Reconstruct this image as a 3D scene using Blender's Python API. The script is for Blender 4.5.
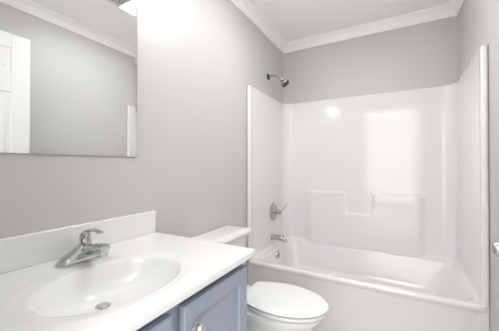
import bpy, bmesh, math
from mathutils import Vector, Matrix
C = bpy.context.scene.collection
for o in list(bpy.data.objects): bpy.data.objects.remove(o)
sc = bpy.context.scene
PI = math.pi
H = 1.18                      # reference height
W, D, T = 1.524, 2.722, 1.909  # room width, back wall, tub front
CEIL = 2.463
LIFT = .05                     # all heights below are measured from 5 cm above the floor
FL = -LIFT

# ---------------------------------------------------------------- camera
def aim(loc, yaw, pitch, roll):
    y, p, r = map(math.radians, (yaw, pitch, roll))
    F = Vector((-math.sin(y)*math.cos(p), math.cos(y)*math.cos(p), math.sin(p)))
    R = Vector((math.cos(y), math.sin(y), 0)); U = R.cross(F)
    R2 = R*math.cos(r) + U*math.sin(r); U2 = -R*math.sin(r) + U*math.cos(r)
    m = Matrix((R2, U2, -F)).transposed().to_4x4(); m.translation = Vector(loc)
    return m
cd = bpy.data.cameras.new('camera'); cam = bpy.data.objects.new('camera', cd); C.objects.link(cam)
cam.matrix_world = aim((1.081, 0, 1.155), 28.96, 0.402, -0.033)
cd.sensor_width = 36; cd.sensor_fit = 'HORIZONTAL'; cd.lens = 265.916/499*36; cd.shift_y = -1.475/499
cd.clip_start = 0.02
sc.camera = cam
# ---------------------------------------------------------------- world, lights, exposure
wd = bpy.data.worlds.new('world'); sc.world = wd; wd.use_nodes = True
wd.node_tree.nodes['Background'].inputs[0].default_value = (.95, .97, 1, 1)
wd.node_tree.nodes['Background'].inputs[1].default_value = 0.3
vs = sc.view_settings
vs.view_transform = 'Standard'; vs.look = 'None'; vs.gamma = 1; vs.use_curve_mapping = False
vs.exposure = 0.82
def area(name, loc, rot, sx, sy, power, col):
    l = bpy.data.lights.new(name, 'AREA'); l.shape = 'RECTANGLE'; l.size = sx; l.size_y = sy
    l.energy = power; l.color = col
    o = bpy.data.objects.new(name, l); o.location = loc; o.rotation_euler = rot; C.objects.link(o); return o
BULB, LENS = 58.0, 76.0
area('hall_fill', (1.0, -2.45, 1.35), (math.radians(90), 0, 0), 3.2, 2.3, 38, (.96, .975, 1))  # added frontal fill through the doorway; the hall has no window
area('hall_overhead_fill', (1.0, -1.2, 2.42), (0, 0, 0), 2.2, 1.6, 50, (1, .985, .965))  # added overhead fill in the unseen hall, no fixture behind it
sc.cycles.max_bounces = 14; sc.cycles.diffuse_bounces = 8; sc.cycles.glossy_bounces = 6
sc.cycles.sample_clamp_indirect = 6
sc.cycles.caustics_reflective = False; sc.cycles.caustics_refractive = False
try: sc.cycles.use_denoising = True
except Exception: pass

# ---------------------------------------------------------------- materials
def mat(name, col, rough=.5, metal=0, coat=0, bump=0, bscale=200, emit=0, var=0, vscale=6, trans=0, ior=1.45):
    m = bpy.data.materials.new(name); m.use_nodes = True; nt = m.node_tree; b = nt.nodes['Principled BSDF']
    b.inputs['Base Color'].default_value = (*col, 1); b.inputs['Roughness'].default_value = rough
    b.inputs['Metallic'].default_value = metal; b.inputs['Coat Weight'].default_value = coat
    b.inputs['Coat Roughness'].default_value = .05; b.inputs['IOR'].default_value = ior
    b.inputs['Transmission Weight'].default_value = trans
    tc = nt.nodes.new('ShaderNodeTexCoord')
    if emit:
        b.inputs['Emission Color'].default_value = (*col, 1); b.inputs['Emission Strength'].default_value = emit
    if bump:
        n = nt.nodes.new('ShaderNodeTexNoise'); n.inputs['Scale'].default_value = bscale; n.inputs['Detail'].default_value = 3
        bp = nt.nodes.new('ShaderNodeBump'); bp.inputs['Strength'].default_value = bump; bp.inputs['Distance'].default_value = .001
        nt.links.new(tc.outputs['Object'], n.inputs['Vector']); nt.links.new(n.outputs['Fac'], bp.inputs['Height'])
        nt.links.new(bp.outputs['Normal'], b.inputs['Normal'])
    if var:
        n = nt.nodes.new('ShaderNodeTexNoise'); n.inputs['Scale'].default_value = vscale; n.inputs['Detail'].default_value = 4
        r = nt.nodes.new('ShaderNodeValToRGB')
        r.color_ramp.elements[0].color = (*[c*(1-var) for c in col], 1); r.color_ramp.elements[1].color = (*[min(1, c*(1+var)) for c in col], 1)
        nt.links.new(tc.outputs['Object'], n.inputs['Vector']); nt.links.new(n.outputs['Fac'], r.inputs['Fac'])
        nt.links.new(r.outputs['Color'], b.inputs['Base Color'])
    return m
M = dict(
    wall=mat('grey_wall_paint', (.525, .517, .506), .5, bump=.12, bscale=180),
    ceil=mat('ceiling_paint', (.90, .892, .883), .8, bump=.1, bscale=150),
    trim=mat('white_trim_paint', (.90, .895, .895), .35),
    acrylic=mat('white_acrylic', (.72, .713, .716), .10, coat=.35, bump=.04, bscale=7),
    tub=mat('white_tub_gelcoat', (.72, .713, .716), .18, coat=.4),
    china=mat('white_china', (.75, .75, .747), .08, coat=.6),
    plastic=mat('white_seat_plastic', (.77, .77, .767), .22),
    marble=mat('white_cultured_marble', (.75, .75, .748), .16, coat=.4, var=.008, vscale=5),
    blue=mat('blue_grey_cabinet_paint', (.32, .365, .45), .36, bump=.05, bscale=90),
    bluedark=mat('blue_grey_recess', (.2, .245, .34), .5),
    chrome=mat('chrome', (.60, .605, .615), .09, metal=1),
    nickel=mat('brushed_nickel', (.50, .49, .475), .27, metal=1),
    dark=mat('dark_rubber', (.05, .055, .07), .5),
    steelblue=mat('dark_blue_chrome', (.07, .11, .16), .25, metal=.7),
    mirror=mat('mirror_silver', (.86, .87, .865), .0, metal=1),
    glass=mat('clear_glass', (.97, .95, .9), .02, trans=.85, ior=1.5),
    crystal=mat('chromed_crystal', (.62, .61, .59), .08, metal=.75),
    brass=mat('brass', (.6, .5, .34), .25, metal=1),
    door=mat('white_door_paint', (.74, .74, .737), .4, bump=.05, bscale=60),
    floor=mat('floor_vinyl', (.60, .57, .53), .35, var=.12, vscale=9),
    bulb=mat('bulb_glow', (1, .99, .975), .3, emit=BULB),
    lens=mat('lens_glow', (1, .995, .985), .3, emit=LENS),
    grille=mat('white_grille_plastic', (.72, .72, .71), .5),
    void=mat('vent_shade', (.06, .06, .06), .8),
)

# ---------------------------------------------------------------- helpers
def prop(o, label=None, cat=None, group=None, kind=None):
    for k, v in (('label', label), ('category', cat), ('group', group), ('kind', kind)):
        if v: o[k] = v
    return o
def thing(name, label, cat, loc=(0, 0, 0), group=None):
    o = bpy.data.objects.new(name, None); C.objects.link(o); o.location = loc; o.empty_display_size = .05
    return prop(o, label, cat, group)
def obj(name, bm, m, parent=None, smooth=False, bevel=0, seg=3, angle=35, label=None, kind=None):
    bmesh.ops.recalc_face_normals(bm, faces=bm.faces)
    me = bpy.data.meshes.new(name)
    if parent is not None:                       # coordinates are given in world space
        org = Vector((0, 0, 0)); p = parent
        while p is not None: org += p.location; p = p.parent
        bmesh.ops.translate(bm, verts=bm.verts, vec=-org)
    bm.to_mesh(me); bm.free(); o = bpy.data.objects.new(name, me); C.objects.link(o); me.materials.append(m)
    if parent is not None: o.parent = parent
    if bevel:
        b = o.modifiers.new('bevel', 'BEVEL'); b.width = bevel; b.segments = seg; b.limit_method = 'ANGLE'; b.angle_limit = math.radians(30)
        b.harden_normals = False
    if smooth or bevel:
        for p_ in me.polygons: p_.use_smooth = True
        try:
            me.set_sharp_from_angle(angle=math.radians(angle)) if not bevel else None
        except Exception: pass
        if bevel:
            w = o.modifiers.new('wn', 'WEIGHTED_NORMAL'); w.keep_sharp = True
    if label: o['label'] = label
    if kind: o['kind'] = kind
    return o
def box(bm, x0, x1, y0, y1, z0, z1):
    v = [bm.verts.new(p) for p in ((x0,y0,z0),(x1,y0,z0),(x1,y1,z0),(x0,y1,z0),(x0,y0,z1),(x1,y0,z1),(x1,y1,z1),(x0,y1,z1))]
    for f in ((0,3,2,1),(4,5,6,7),(0,1,5,4),(1,2,6,5),(2,3,7,6),(3,0,4,7)): bm.faces.new([v[i] for i in f])
    return bm
def bx(*a): return box(bmesh.new(), *a)
def loft(loops, cap0=True, cap1=True, bm=None, closed=True):
    bm = bm or bmesh.new(); R = [[bm.verts.new(p) for p in l] for l in loops]; n = len(loops[0])
    for a, b in zip(R, R[1:]):
        for i in range(n if closed else n-1):
            j = (i+1) % n; bm.faces.new((a[i], a[j], b[j], b[i]))
    if cap0: bm.faces.new(R[0][::-1])
    if cap1: bm.faces.new(R[-1])
    return bm
def frame(d):
    d = d.normalized(); u = Vector((0, 0, 1)) if abs(d.z) < .9 else Vector((1, 0, 0))
    a = d.cross(u).normalized(); return a, d.cross(a).normalized()
def tube(pts, rad, n=20, sq=1.0, bm=None):
    """round (or flattened, sq = second-axis factor) tube through pts"""
    pts = [Vector(p) for p in pts]; loops = []; rad = rad if isinstance(rad, (list, tuple)) else [rad]*len(pts)
    sq = sq if isinstance(sq, (list, tuple)) else [sq]*len(pts)
    for i, p in enumerate(pts):
        d = (pts[min(i+1, len(pts)-1)] - pts[max(i-1, 0)])
        a, b = frame(d)
        loops.append([p + a*math.cos(t)*rad[i] + b*math.sin(t)*rad[i]*sq[i] for t in (2*PI*k/n for k in range(n))])
    return loft(loops, bm=bm)
def spline(pts, n=8):
    P = [Vector(p) for p in pts]; P = [2*P[0]-P[1]] + P + [2*P[-1]-P[-2]]; out = []
    for i in range(1, len(P)-2):
        for k in range(n):
            t = k/n; a, b, c, d = P[i-1:i+3]
            out.append(.5*((2*b)+(c-a)*t+(2*a-5*b+4*c-d)*t*t+(3*b-a-3*c+d)*t**3))
    return out + [P[-2]]
def lathe(prof, origin, axis, n=40, bm=None):
    """prof: (r, h) along axis from origin"""
    ax = Vector(axis).normalized(); a, b = frame(ax); o = Vector(origin)
    return loft([[o + ax*h + (a*math.cos(t) + b*math.sin(t))*max(r, 1e-4) for t in (2*PI*k/n for k in range(n))] for r, h in prof], bm=bm)
def rrect(x0, x1, y0, y1, r, z, n=8):
    r = min(r, (x1-x0)/2-1e-4, (y1-y0)/2-1e-4); out = []
    for cx, cy, a0 in ((x1-r, y1-r, 0), (x0+r, y1-r, PI/2), (x0+r, y0+r, PI), (x1-r, y0+r, 1.5*PI)):
        for k in range(n+1):
            t = a0 + PI/2*k/n; out.append(Vector((cx + r*math.cos(t), cy + r*math.sin(t), z)))
    return out
def ss(a, b, x):
    t = max(0, min(1, (x-a)/(b-a))); return t*t*(3-2*t)

# ---------------------------------------------------------------- setting
HY, HX0, HX1 = -2.6, -.9, 2.6
YF = .12                                          # inner face of the doorway wall
DX0, DX1, DZ = .60, 1.375, 2.12
obj('floor', bx(HX0-.1, HX1+.1, HY-.1, D+.1, -.1, 0), M['floor'], kind='structure')
obj('ceiling', bx(HX0-.1, HX1+.1, HY-.1, D+.1, CEIL, CEIL+.1), M['ceil'], kind='structure')
obj('wall_left', bx(-.1, 0, YF, D+.1, FL, CEIL), M['wall'], kind='structure')
obj('wall_right', bx(W, W+.1, YF, D+.1, FL, CEIL), M['wall'], kind='structure')
obj('wall_back', bx(0, W, D, D+.1, FL, CEIL), M['wall'], kind='structure')
b = bx(HX0, DX0, 0, YF, FL, CEIL); box(b, DX1, HX1, 0, YF, FL, CEIL); box(b, DX0, DX1, 0, YF, DZ, CEIL)
obj('wall_front', b, M['wall'], kind='structure')
b = bx(HX0-.1, HX0, HY, YF, FL, CEIL); box(b, HX1, HX1+.1, HY, YF, FL, CEIL); box(b, HX0, HX1, HY-.1, HY, FL, CEIL)
obj('wall_hall', b, M['wall'], kind='structure')
# crown moulding: profile (out from wall, down from ceiling)
prof = [(0, .078), (.010, .078), (.012, .066), (.018, .064), (.022, .052), (.034, .036), (.050, .026), (.060, .022), (.061, .014), (.072, .012), (.074, 0), (0, 0)]
def crown(name, p0, p1, nrm):
    """runs p0 -> p1 along a wall, mitred at both ends"""
    p0, p1, nrm = Vector(p0), Vector(p1), Vector(nrm); d = (p1-p0).normalized(); L = []
    for p, s in ((p0, 1), (p1, -1)):
        L.append([p + nrm*o + d*s*o + Vector((0, 0, CEIL - h)) for o, h in prof])
    return obj(name, loft(L), M['trim'], kind='structure', smooth=True, angle=25)
crown('trim_1', (0, YF, 0), (0, D, 0), (1, 0, 0)); crown('trim_2', (0, D, 0), (W, D, 0), (0, -1, 0))
crown('trim_3', (W, D, 0), (W, YF, 0), (-1, 0, 0)); crown('trim_4', (W, YF, 0), (0, YF, 0), (0, 1, 0))
obj('baseboard_left', bx(0, .014, .93, T-.004, FL, .05), M['trim'], kind='structure', bevel=.004)
obj('baseboard_right', bx(W-.014, W, .2, T-.004, FL, .05), M['trim'], kind='structure', bevel=.004)
b = bx(DX0-.058, DX0-.004, YF, YF+.014, FL, DZ+.06); box(b, DX1+.004, DX1+.058, YF, YF+.014, FL, DZ+.06); box(b, DX0-.004, DX1+.004, YF, YF+.014, DZ+.004, DZ+.06)
obj('trim_5', b, M['trim'], kind='structure')
b = bx(DX0-.004, DX0, 0, YF, FL, DZ); box(b, DX1, DX1+.004, 0, YF, FL, DZ); box(b, DX0-.004, DX1+.004, 0, YF, DZ, DZ+.004)
obj('trim_6', b, M['trim'], kind='structure')

# open door, swung back beside the right wall
dr = bpy.data.objects.new('door_1', None); C.objects.link(dr); dr.location = (1.378, .18, FL); prop(dr, kind='structure')
X0, X1, Y0, Y1, Z0, Z1 = 1.360, 1.395, .18, .956, FL+.012, 2.112
b = bx(X0+.006, X1-.006, Y0+.01, Y1-.01, Z0+.01, Z1-.01)
panels = []
zs = [(Z1-.105-.165, Z1-.105), (1.06, Z1-.105-.165-.155), (.25, .92)]
ys = [(Y0+.115, (Y0+Y1)/2-.055), ((Y0+Y1)/2+.055, Y1-.115)]
for y0, y1 in ((Y0, ys[0][0]), (ys[0][1], ys[1][0]), (ys[1][1], Y1)): box(b, X0, X1, y0, y1, Z0, Z1)
for z0, z1 in ((Z0, zs[2][0]), (zs[2][1], zs[1][0]), (zs[1][1], zs[0][0]), (zs[0][1], Z1)):
    for y0, y1 in ys: box(b, X0, X1, y0, y1, z0, z1)
for z0, z1 in zs:
    for y0, y1 in ys: box(b, X0+.002, X1-.002, y0+.03, y1-.03, z0+.03, z1-.03)
obj('door_panel', b, M['door'], dr, bevel=.004)
kn = lathe([(.026, 0), (.026, .006), (.010, .010), (.009, .026), (.015, .034), (.019, .044), (.019, .054), (.014, .062), (.001, .065)], (X0, .906, .942), (-1, 0, 0))
lathe([(.026, 0), (.026, .006), (.010, .010), (.009, .026), (.015, .034), (.019, .044), (.019, .054), (.014, .062), (.001, .065)], (X1, .906, .942), (1, 0, 0), bm=kn)
obj('door_knob', kn, M['nickel'], dr, smooth=True, label='satin metal round knob')
hb = bmesh.new()
for z in (.3, 1.1, 1.9): tube([(1.383, .172, z-.045), (1.383, .172, z+.045)], .006, 12, bm=hb)
obj('door_hinge', hb, M['nickel'], dr, smooth=True)

# ---------------------------------------------------------------- shower surround
PX = .027                                         # panel thickness off the wall
RIM = .378
ST = 1.816
BY = D - PX
def upath():
    """inner outline (x, y, nx, ny) from left front to right front, normal pointing into the alcove"""
    r = .09; P = []
    P.append((.0006, T+.012)); P.append((.0007, T+.004))
    for k in range(9): t = PI - PI*k/8; P.append((.0170+.0160*math.cos(t), T+.004-.016*math.sin(t)))
    P.append((.032, T+.022)); P.append((.028, T+.040))
    y = T+.07
    while y < BY-r-.02: P.append((PX, y)); y += .02
    for k in range(13): t = PI - PI/2*k/12; P.append((PX+r+r*math.cos(t), BY-r+r*math.sin(t)))
    xs = set(round(PX+r+.01+i*.012, 4) for i in range(int((W-2*PX-2*r-.02)/.012)+1))
    for c in (.262, .62, .89, 1.282, .57, .98): xs |= set(round(c-.032+i*.004, 4) for i in range(17))
    for x in sorted(xs): P.append((x, BY))
    L = [(W-x, y) for x, y in P if x < PX+r+.005]
    return P + L[::-1]
path = upath()
NB = .703
def shelf(x, z):
    """relief of the back panel: moulded ledges with a soap recess between them"""
    d = 0
    d += .0012*ss(.555, .580, x)*(1-ss(.970, .995, x))*ss(.90, .93, z)
    zl = .902
    body = ss(.225, .34, x)*(1-ss(1.235, 1.310, x))
    k = .018*ss(zl-.21, zl-.10, z)                  # recess sides lean outwards
    notch = ss(.628-k, .666-k, x)*(1-ss(.856+k, .894+k, x))
    top = 1-ss(zl-.012, zl+.008, z)
    top2 = 1-ss(NB-.012, NB+.006, z)
    prot = top*(1-notch) + top2*notch
    d += .032*body*prot*(.86+.14*ss(RIM+.03, zl-.05, z))
    return d
zz = set(round(RIM+.0302+i*.02, 4) for i in range(int((ST-RIM-.04)/.02)))
for c in (.900, .700): zz |= set(round(c-.02+i*.003, 4) for i in range(14))
zz = sorted(zz | {RIM+.0002+i*.003 for i in range(10)} | {ST-.012, ST-.005, ST-.002, ST})
loops = []
for z in zz:
    row = []
    for x, y in path:
        yy = y
        if y == BY: yy = BY - shelf(x, z)
        o = 0
        if z > ST-.003: o = .0006 if z < ST-.001 else .003
        xx = x
        cv = .026*max(0, 1-(z-RIM)/.030)**2
        if y == BY: o -= cv*max(0, 1 - shelf(x, z)/.024)
        else: o -= cv
        if y == BY: yy += o
        elif y > T+.06: xx = x - o if x < W/2 else x + o
        row.append(Vector((xx, yy, z)))
    loops.append(row)
b = loft(loops, False, False, closed=False)
b.verts.ensure_lookup_table(); n = len(path)
def strip(row, pts):
    nv = [b.verts.new(p) for p in pts]
    for i in range(n-1):
        try: b.faces.new((row[i], row[i+1], nv[i+1], nv[i]))
        except ValueError: pass
    return nv
def outer(z):
    out = []
    for x, y in path:
        if y == BY: out.append(Vector((x, D-.0005, z)))
        elif x < W/2: out.append(Vector((.0004 if x < PX+.001 or y < T+.06 else max(.0004, x-PX-.02), y if y < BY-.06 else min(D-.0005, y + (x-PX)*1.0 + .0), z)))
        else: out.append(Vector((W-.0004 if x > W-PX-.001 or y < T+.06 else min(W-.0004, x+PX+.02), y if y < BY-.06 else min(D-.0005, y + (W-PX-x)), z)))
    return out
toprow = [b.verts[(len(zz)-1)*n+i] for i in range(n)]
strip(toprow, outer(ST))
sur = thing('shower_surround', 'glossy white moulded shower surround with built-in ledges lining the tub alcove', 'shower surround', (W/2, D-.02, RIM))
obj('wall_panel', b, M['acrylic'], sur, smooth=True, angle=60)

# ---------------------------------------------------------------- bathtub
tb = thing('bathtub', 'white alcove bathtub with smooth apron below the shower surround', 'bathtub', (W/2, (T+D)/2, FL))
R0 = RIM
f = T
loops = [
    rrect(.001, W-.001, f+.010, D-.002, .003, FL+.001),
    rrect(.001, W-.001, f+.006, D-.002, .003, R0-.050),
    rrect(.001, W-.001, f+.005, D-.002, .003, R0-.042),
    rrect(.001, W-.001, f+.001, D-.002, .003, R0-.030),
    rrect(.001, W-.001, f-.002, D-.002, .003, R0-.018),
    rrect(.001, W-.001, f+.001, D-.002, .003, R0-.007),
    rrect(.001, W-.001, f+.008, D-.002, .004, R0-.001),
    rrect(.002, W-.002, f+.018, D-.003, .006, R0),
    rrect(.074, W-.040, f+.046, BY-.026, .075, R0-.001),
    rrect(.080, W-.046, f+.054, BY-.031, .085, R0-.005),
    rrect(.085, W-.053, f+.060, BY-.035, .09, R0-.016),
    rrect(.095, W-.085, f+.066, BY-.050, .10, R0-.08),
    rrect(.110, W-.150, f+.076, BY-.078, .11, R0-.20),
    rrect(.130, W-.200, f+.094, BY-.10, .12, R0-.265),
    rrect(.170, W-.250, f+.130, BY-.150, .12, R0-.292),
    rrect(.300, W-.40, f+.24, BY-.25, .08, R0-.298),
]
obj('tub_body', loft(loops), M['tub'], tb, smooth=True, angle=60)
# apron: slightly raised side strips and foot strip
for xa in (.001, W-.046):
    obj('apron_border', bx(xa, xa+.045, f+.003, f+.020, FL+.001, R0-.034), M['tub'], tb, bevel=.005)
ov = lathe([(.034, 0), (.034, .004), (.030, .010), (.012, .013), (.001, .013)], (.094, 2.33, R0-.062), (1, 0, .13))
box(ov, .104, .114, 2.324, 2.336, R0-.070, R0-.050)
obj('overflow_plate', ov, M['nickel'], tb, smooth=True, label='round metal overflow plate')
obj('drain', lathe([(.032, 0), (.032, .003), (.02, .004), (.001, .006)], (.30, 2.30, R0-.298), (0, 0, 1)), M['chrome'], tb, smooth=True, label='round metal drain')

# ---------------------------------------------------------------- tub fittings
va = thing('shower_valve', 'chrome shower mixer valve with round plate and lever on left surround panel', 'shower valve', (PX, 2.38, .711))
VX, VY, VZ = PX+.0005, 2.38, .711
obj('escutcheon', lathe([(.086, 0), (.086, .003), (.080, .008), (.040, .013), (.026, .016), (.024, .020), (.001, .020)], (VX, VY, VZ), (1, 0, 0), 48), M['nickel'], va, smooth=True)
obj('valve_hub', lathe([(.023, 0), (.023, .030), (.026, .034), (.026, .050), (.020, .056), (.001, .057)], (VX+.018, VY, VZ), (1, 0, 0)), M['nickel'], va, smooth=True)
obj('lever_handle', tube(spline([(VX+.055, VY, VZ), (VX+.085, VY+.005, VZ+.018), (VX+.11, VY+.02, VZ+.050), (VX+.13, VY+.035, VZ+.085)], 5), [.011]*5+[.009]*6+[.0075]*5, 16), M['nickel'], va, smooth=True)
sp = thing('tub_spout', 'chrome tub spout low on the left surround panel above the bath', 'tub spout', (PX, 2.355, .469))
SX, SY, SZ = PX+.002, 2.355, .469
pts = spline([(SX, SY, SZ), (SX+.05, SY, SZ+.001), (SX+.10, SY, SZ-.003), (SX+.125, SY, SZ-.014), (SX+.132, SY, SZ-.030)], 5)
obj('spout_body', tube(pts, [.026]*6+[.0245]*5+[.023]*5+[.020]*5, 24), M['nickel'], sp, smooth=True)
obj('diverter_knob', lathe([(.005, 0), (.005, .010), (.008, .012), (.008, .018), (.001, .020)], (SX+.112, SY, SZ+.014), (0, 0, 1), 20), M['nickel'], sp, smooth=True)
obj('wall_flange', lathe([(.033, 0), (.032, .006), (.027, .010), (.001, .010)], (SX, SY, SZ), (1, 0, 0)), M['nickel'], sp, smooth=True)
sh = thing('showerhead', 'small chrome shower head on a bent arm high on left wall', 'shower head', (0, 2.325, 2.012))
HZ, HYY = 2.012, 2.325
obj('wall_flange', lathe([(.031, 0), (.031, .003), (.026, .008), (.012, .014), (.001, .014)], (.0005, HYY, HZ), (1, 0, 0)), M['steelblue'], sh, smooth=True, label='dark bluish wall flange')
obj('shower_arm', tube(spline([(.008, HYY, HZ), (.05, HYY, HZ+.005), (.095, HYY, HZ-.006), (.135, HYY, HZ-.040)], 6), .0085, 16), M['nickel'], sh, smooth=True)
ax = Vector((.62, 0, -.78)).normalized(); o = Vector((.132, HYY, HZ-.037))
hd = obj('spray_head', lathe([(.012, 0), (.017, .004), (.019, .012), (.015, .020), (.014, .026), (.024, .036), (.037, .054), (.041, .068), (.039, .075)], o, ax), M['nickel'], sh, smooth=True)
obj('spray_face', lathe([(.038, .0), (.034, .003), (.001, .004)], o + ax*.0755, ax), M['dark'], hd, smooth=True, label='dark nozzle face')

# ---------------------------------------------------------------- toilet
tl = thing('toilet', 'white two-piece toilet with closed lid between vanity and tub', 'toilet', (.42, 1.395, FL))
TY = 1.395
def egg(xb, xf, hb, hm, z):
    """outline: straight back edge at xb (half-width hb), rounded front at xf, widest hm"""
    xm = xb + (xf-xb)*.46; rc = min(.02, hb*.4); half = []
    for k in range(21):
        t = PI/2*k/20; half.append((xm + (xf-xm)*math.cos(t), hm*math.sin(t)))
    for k in range(1, 13):
        u = k/12; half.append((xm + (xb+rc-xm)*u, hb + (hm-hb)*math.cos(u*PI/2)))
    for k in range(1, 5):
        t = PI/2*k/4; half.append((xb+rc-rc*math.sin(t), hb-rc+rc*math.cos(t)))
    half.append((xb, hb*.3))
    return [Vector((x, TY+y, z)) for x, y in half] + [Vector((x, TY-y, z)) for x, y in half[:0:-1]]
LZ = .425
lid = loft([egg(.306, .762, .118, .167, LZ-.0145), egg(.300, .769, .124, .174, LZ-.012), egg(.299, .771, .126, .177, LZ-.008), egg(.302, .767, .122, .173, LZ-.003), egg(.312, .755, .112, .162, LZ), egg(.36, .69, .07, .11, LZ+.003)])
bowl = loft([egg(.16, .62, .10, .115, FL+.001), egg(.16, .62, .10, .115, .02), egg(.18, .60, .09, .10, .12), egg(.20, .62, .09, .11, .20), egg(.22, .68, .10, .145, .28), egg(.22, .735, .125, .168, .345), egg(.215, .748, .13, .172, .362), egg(.215, .748, .13, .172, .372), egg(.23, .735, .12, .160, .377), egg(.25, .70, .10, .12, .3843)])
obj('bowl', bowl, M['china'], tl, smooth=True, angle=60)
obj('seat', loft([egg(.306, .753, .114, .159, .3845), egg(.300, .762, .122, .168, .3875), egg(.300, .762, .122, .168, .398), egg(.306, .758, .114, .164, .4005), egg(.33, .72, .09, .13, .4015)]), M['plastic'], tl, smooth=True, angle=60)
obj('seat_lid', lid, M['plastic'], tl, smooth=True, angle=60)
for s in (-1, 1):
    obj('hinge', tube([(.296, TY+s*.075-.02, .394), (.296, TY+s*.075+.02, .394)], .010, 16), M['plastic'], tl, smooth=True)
b = loft([rrect(.05, .27, TY-.10, TY+.10, .03, .30), rrect(.03, .265, TY-.12, TY+.12, .03, .381)])
obj('tank_shelf', b, M['china'], tl, bevel=.006)
TZ = .735
tk = loft([rrect(.025, .180, TY-.175, TY+.165, .035, .385), rrect(.022, .186, TY-.19, TY+.18, .035, .50), rrect(.020, .190, TY-.205, TY+.203, .035, TZ-.043)])
tank = obj('tank', tk, M['china'], tl, smooth=True, angle=50)
a0, a1, c0, c1 = .006, .214, TY-.225, TY+.222
obj('tank_lid', loft([rrect(a0+.012, a1-.012, c0+.012, c1-.012, .025, TZ-.042), rrect(a0, a1-.002, c0+.002, c1-.002, .030, TZ-.037), rrect(a0, a1, c0, c1, .032, TZ-.022), rrect(a0+.002, a1-.004, c0+.004, c1-.004, .032, TZ-.008), rrect(a0+.010, a1-.016, c0+.016, c1-.016, .028, TZ-.002), rrect(a0+.03, a1-.045, c0+.05, c1-.05, .02, TZ)]), M['china'], tl, smooth=True, angle=60)
lv = lathe([(.012, 0), (.012, .006), (.006, .008), (.006, .018), (.001, .018)], (.189, TY-.155, TZ-.09), (1, 0, 0), 20)
tube([(.206, TY-.158, TZ-.09), (.208, TY-.11, TZ-.094), (.208, TY-.085, TZ-.096)], [.006, .005, .007], 12, bm=lv)
obj('flush_lever', lv, M['chrome'], tank, smooth=True, label='chrome flush lever')

# ---------------------------------------------------------------- vanity
CT = .823; VX1 = .587; VY0, VY1 = YF+.002, .946
cb = thing('vanity_cabinet', 'blue-grey painted vanity cabinet with two panelled doors under the sink top', 'cabinet', (.28, .51, FL))
FX = .539; KY0, KY1 = YF+.005, .927; CZ = CT-.0265
b = bx(.003, FX-.02, KY0, KY1, .095, .60); box(b, .003, .13, KY0, KY1, .60, CZ)
box(b, .003, FX-.02, KY0, KY0+.016, .60, CZ); box(b, .003, FX-.02, KY1-.016, KY1, .60, CZ)
box(b, FX-.02, FX, KY0, KY1, .095, CZ)            # face frame
box(b, .003, FX-.07, KY0, KY1, FL+.001, .095)        # toe kick
obj('cabinet_body', b, M['blue'], cb)
def shaker(y0, y1, z0, z1, label=None):
    t = .020; w = .052; xr = FX+.0065
    m = lambda dy, dz, x: [Vector((x, y0+dy, z0+dz)), Vector((x, y1-dy, z0+dz)), Vector((x, y1-dy, z1-dz)), Vector((x, y0+dy, z1-dz))]
    L = [m(0, 0, xr), m(0, 0, xr+t-.003), m(.003, .003, xr+t), m(w, w, xr+t), m(w+.0015, w+.0015, xr+t-.010), m(w+.006, w+.006, xr+t-.011)]
    bm = loft(L)
    for dy, dz in ((.03, .03), (y1-y0-.03, .03), (.03, z1-z0-.03), (y1-y0-.03, z1-z0-.03)):   # bumper pads behind
        box(bm, FX+.0002, xr+.001, y0+dy-.006, y0+dy+.006, z0+dz-.006, z0+dz+.006)
    return obj('door', bm, M['blue'], cb)
dz0, dz1 = .125, .763
d1 = shaker(.162, .514, dz0, dz1); d2 = shaker(.560, .912, dz0, dz1)
def knob(door, y, z):
    o = (FX+.0268, y, z)
    k = lathe([(.012, 0), (.012, .003), (.006, .005), (.006, .012), (.0105, .015), (.011, .017), (.001, .0172)], o, (1, 0, 0), 24)
    lathe([(.009, .0), (.0145, .005), (.0155, .010), (.012, .016), (.006, .018), (.0005, .018)], (FX+.0442, y, z), (1, 0, 0), 8, bm=k)
    kb = obj('knob', k, M['crystal'], door, smooth=True, angle=25, label='faceted crystal and chrome knob')
for dd, y in ((d1, .488), (d2, .598)): knob(dd, y, .692)

ct = thing('vanity_countertop', 'glossy white one-piece vanity top with oval basin and backsplash', 'countertop', (.28, .52, CT-.024))
BX_, BYY = .345, .507; AX, AY = .162, .213; N = 128
def rect_pt(t, x0, x1, y0, y1):
    c, s = math.cos(t), math.sin(t); k = 1e9
    if abs(c) > 1e-9: k = min(k, ((x1 if c > 0 else x0)-BX_)/c)
    if abs(s) > 1e-9: k = min(k, ((y1 if s > 0 else y0)-BYY)/s)
    return (BX_+c*k, BYY+s*k)
ang = sorted(set([2*PI*k/N for k in range(N)] + [math.atan2(y-BYY, x-BX_) % (2*PI) for x in (.001, VX1) for y in (VY0, VY1)]))
def rl(i, z): return [Vector((*rect_pt(t, .001+(i if i < 0 else 0), VX1-i, VY0+i, VY1-i), z)) for t in ang]
def el(s, z, dx=0): return [Vector((BX_+dx+AX*s*math.cos(t), BYY+AY*s*math.sin(t), z)) for t in
                      [math.atan2(math.sin(a)/1.0*AX, math.cos(a)*AY) for a in ang]]
L = [rl(.003, CT-.026), rl(0, CT-.0235), rl(0, CT-.018), rl(0, CT-.0028), rl(.001, CT-.0008), rl(.0032, CT), rl(.012, CT), rl(.02, CT)]
L += [el(1.22, CT), el(1.17, CT-.0008), el(1.12, CT-.003), el(1.04, CT-.0045), el(1.0, CT-.006), el(.975, CT-.010), el(.95, CT-.018), el(.92, CT-.028, -.002), el(.88, CT-.042, -.006), el(.81, CT-.061, -.013),
      el(.71, CT-.079, -.024), el(.58, CT-.092, -.038), el(.42, CT-.100, -.052), el(.25, CT-.104, -.062), el(.12, CT-.105, -.066)]
obj('counter_slab', loft(L, cap0=False), M['marble'], ct, smooth=True, angle=50)
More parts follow.
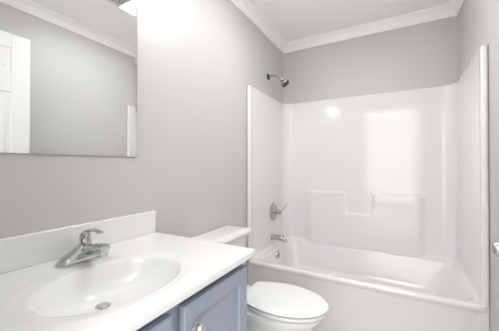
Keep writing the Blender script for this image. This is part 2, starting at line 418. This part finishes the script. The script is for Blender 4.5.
obj('backsplash', bx(.001, .021, VY0, VY1-.002, CT+.0002, .930), M['marble'], ct, bevel=.004)
obj('drain', lathe([(.022, 0), (.022, .002), (.016, .003), (.014, .001), (.012, .005), (.001, .006)], (BX_-.066, BYY, CT-.1048), (0, 0, 1), 32), M['chrome'], ct, smooth=True, label='round chrome drain')

# faucet
FY, FXX = .545, .108; Z = CT + .0003
fa = thing('sink_faucet', 'chrome single-lever faucet on the vanity top behind the basin', 'faucet', (FXX, FY, CT))
def stad(hl, r, z, dx=0, n=12):
    out = []
    for sgn, a0 in ((1, 0), (-1, PI)):
        for k in range(n+1):
            t = a0 + PI*k/n; out.append(Vector((FXX+dx+r*math.cos(t), FY+sgn*hl+r*math.sin(t), z)))
    return out
b = loft([stad(.058, .028, Z), stad(.058, .029, Z+.004), stad(.056, .028, Z+.014), stad(.048, .027, Z+.022), stad(.032, .027, Z+.031), stad(.016, .026, Z+.040), stad(.006, .024, Z+.050), stad(.001, .020, Z+.055), stad(.0005, .012, Z+.057)])
obj('base', b, M['chrome'], fa, smooth=True, angle=60)
sp_pts = spline([(FXX+.005, FY, Z+.030), (FXX+.04, FY, Z+.042), (FXX+.085, FY, Z+.053), (FXX+.112, FY, Z+.058), (FXX+.124, FY, Z+.059)], 5)
obj('spout', tube(sp_pts, [.023]*6+[.021]*5+[.0185]*5+[.017]*5, 24, .8), M['chrome'], fa, smooth=True)
obj('aerator', lathe([(.0115, 0), (.0135, .002), (.0135, .020), (.0115, .023), (.001, .023)], (FXX+.111, FY, Z+.054), (.1, 0, -1), 28), M['chrome'], fa, smooth=True)
obj('cartridge_post', lathe([(.010, 0), (.010, .010), (.007, .012), (.007, .022), (.009, .024), (.009, .030), (.006, .032), (.006, .052), (.001, .052)], (FXX+.026, FY, Z+.050), (.05, 0, 1), 28), M['nickel'], fa, smooth=True)
lp = spline([(FXX-.012, FY, Z+.040), (FXX-.014, FY, Z+.070), (FXX+.0, FY, Z+.094), (FXX+.028, FY, Z+.107), (FXX+.066, FY, Z+.110), (FXX+.100, FY, Z+.105)], 6)
nl = len(lp)
obj('lever_handle', tube(lp, [.010+.004*math.sin(PI*i/(nl-1)) for i in range(nl)], 20, [.38-.17*i/(nl-1) for i in range(nl)]), M['chrome'], fa, smooth=True)

# mirror, frameless with a ground bevel
mi = thing('wall_mirror', 'large frameless rectangular mirror with thin bright edge, on left wall above the sink', 'mirror', (0, .53, 1.197))
my0, my1, mz0, mz1 = .215, .845, 1.197, 2.03
def ml(i, x): return [Vector((x, my0+i, mz0+i)), Vector((x, my1-i, mz0+i)), Vector((x, my1-i, mz1-i)), Vector((x, my0+i, mz1-i))]
obj('mirror_glass', loft([ml(0, .0006), ml(0, .0048), ml(.014, .0056)]), M['mirror'], mi)

# vanity light bar above the mirror
vl = thing('vanity_light', 'two-bulb vanity light bar on the left wall above the mirror', 'light fixture', (0, .70, 2.17))
obj('light_bar', bx(.0005, .028, .50, .90, 2.145, 2.205), M['nickel'], vl, bevel=.006)
for k in range(2):
    y = .57 + .27*k
    arm = obj('lamp_arm', tube(spline([(.026, y, 2.175), (.07, y, 2.185), (.120, y, 2.175), (.130, y, 2.145)], 5), .008, 14), M['nickel'], vl, smooth=True)
    obj('lamp_socket', lathe([(.010, 0), (.020, .006), (.020, .036), (.001, .036)], (.130, y, 2.150), (0, 0, -1), 24), M['nickel'], arm, smooth=True)
    obj('light_bulb', lathe([(.012, 0), (.013, .008), (.021, .028), (.027, .048), (.023, .066), (.012, .075), (.001, .077)], (.130, y, 2.112), (0, 0, -1), 32), M['bulb'], arm, smooth=True, label='round glowing bulb')

# ceiling fan and light
fx0, fx1, fy0, fy1 = .59, .910, 1.14, 1.530; zb = CEIL-.0005; fm = 1.365
fl = thing('exhaust_fan_light', 'white ceiling exhaust fan with slatted grille and glowing square light', 'exhaust fan', (.76, 1.34, zb))
b = bx(fx0, fx1, fy0, fy0+.02, zb-.016, zb); box(b, fx0, fx1, fy1-.014, fy1, zb-.016, zb); box(b, fx0, fx0+.014, fy0+.02, fy1-.014, zb-.016, zb); box(b, fx1-.014, fx1, fy0+.02, fy1-.014, zb-.016, zb); box(b, fx0+.014, fx1-.014, fm-.006, fm+.006, zb-.016, zb)
obj('fan_frame', b, M['grille'], fl)
obj('fan_shade_sheet', bx(fx0+.014, fx1-.014, fy0+.02, fm-.006, zb-.003, zb-.0005), M['void'], fl)  # flat dark sheet: shade of the vent cavity put into the colour
b = bmesh.new(); x = fx0+.022
while x < fx1-.02:
    box(b, x, x+.004, fy0+.02, fm-.006, zb-.012, zb-.009); x += .0165
y = fy0+.05
while y < fm-.02:
    box(b, fx0+.014, fx1-.014, y, y+.004, zb-.012, zb-.009); y += .03
obj('fan_grille', b, M['grille'], fl, label='slatted grille')
obj('light_lens', loft([rrect(fx0+.016, fx1-.045, fm+.008, fy1-.016, .01, zb-.004), rrect(fx0+.016, fx1-.045, fm+.008, fy1-.016, .01, zb-.016), rrect(fx0+.03, fx1-.055, fm+.02, fy1-.03, .01, zb-.022)]), M['lens'], fl, label='glowing frosted lens')

# everything stands on a floor 5 cm below the heights used above
for o in list(C.objects):
    if o.parent is None and o.name != 'floor': o.location.z += LIFT
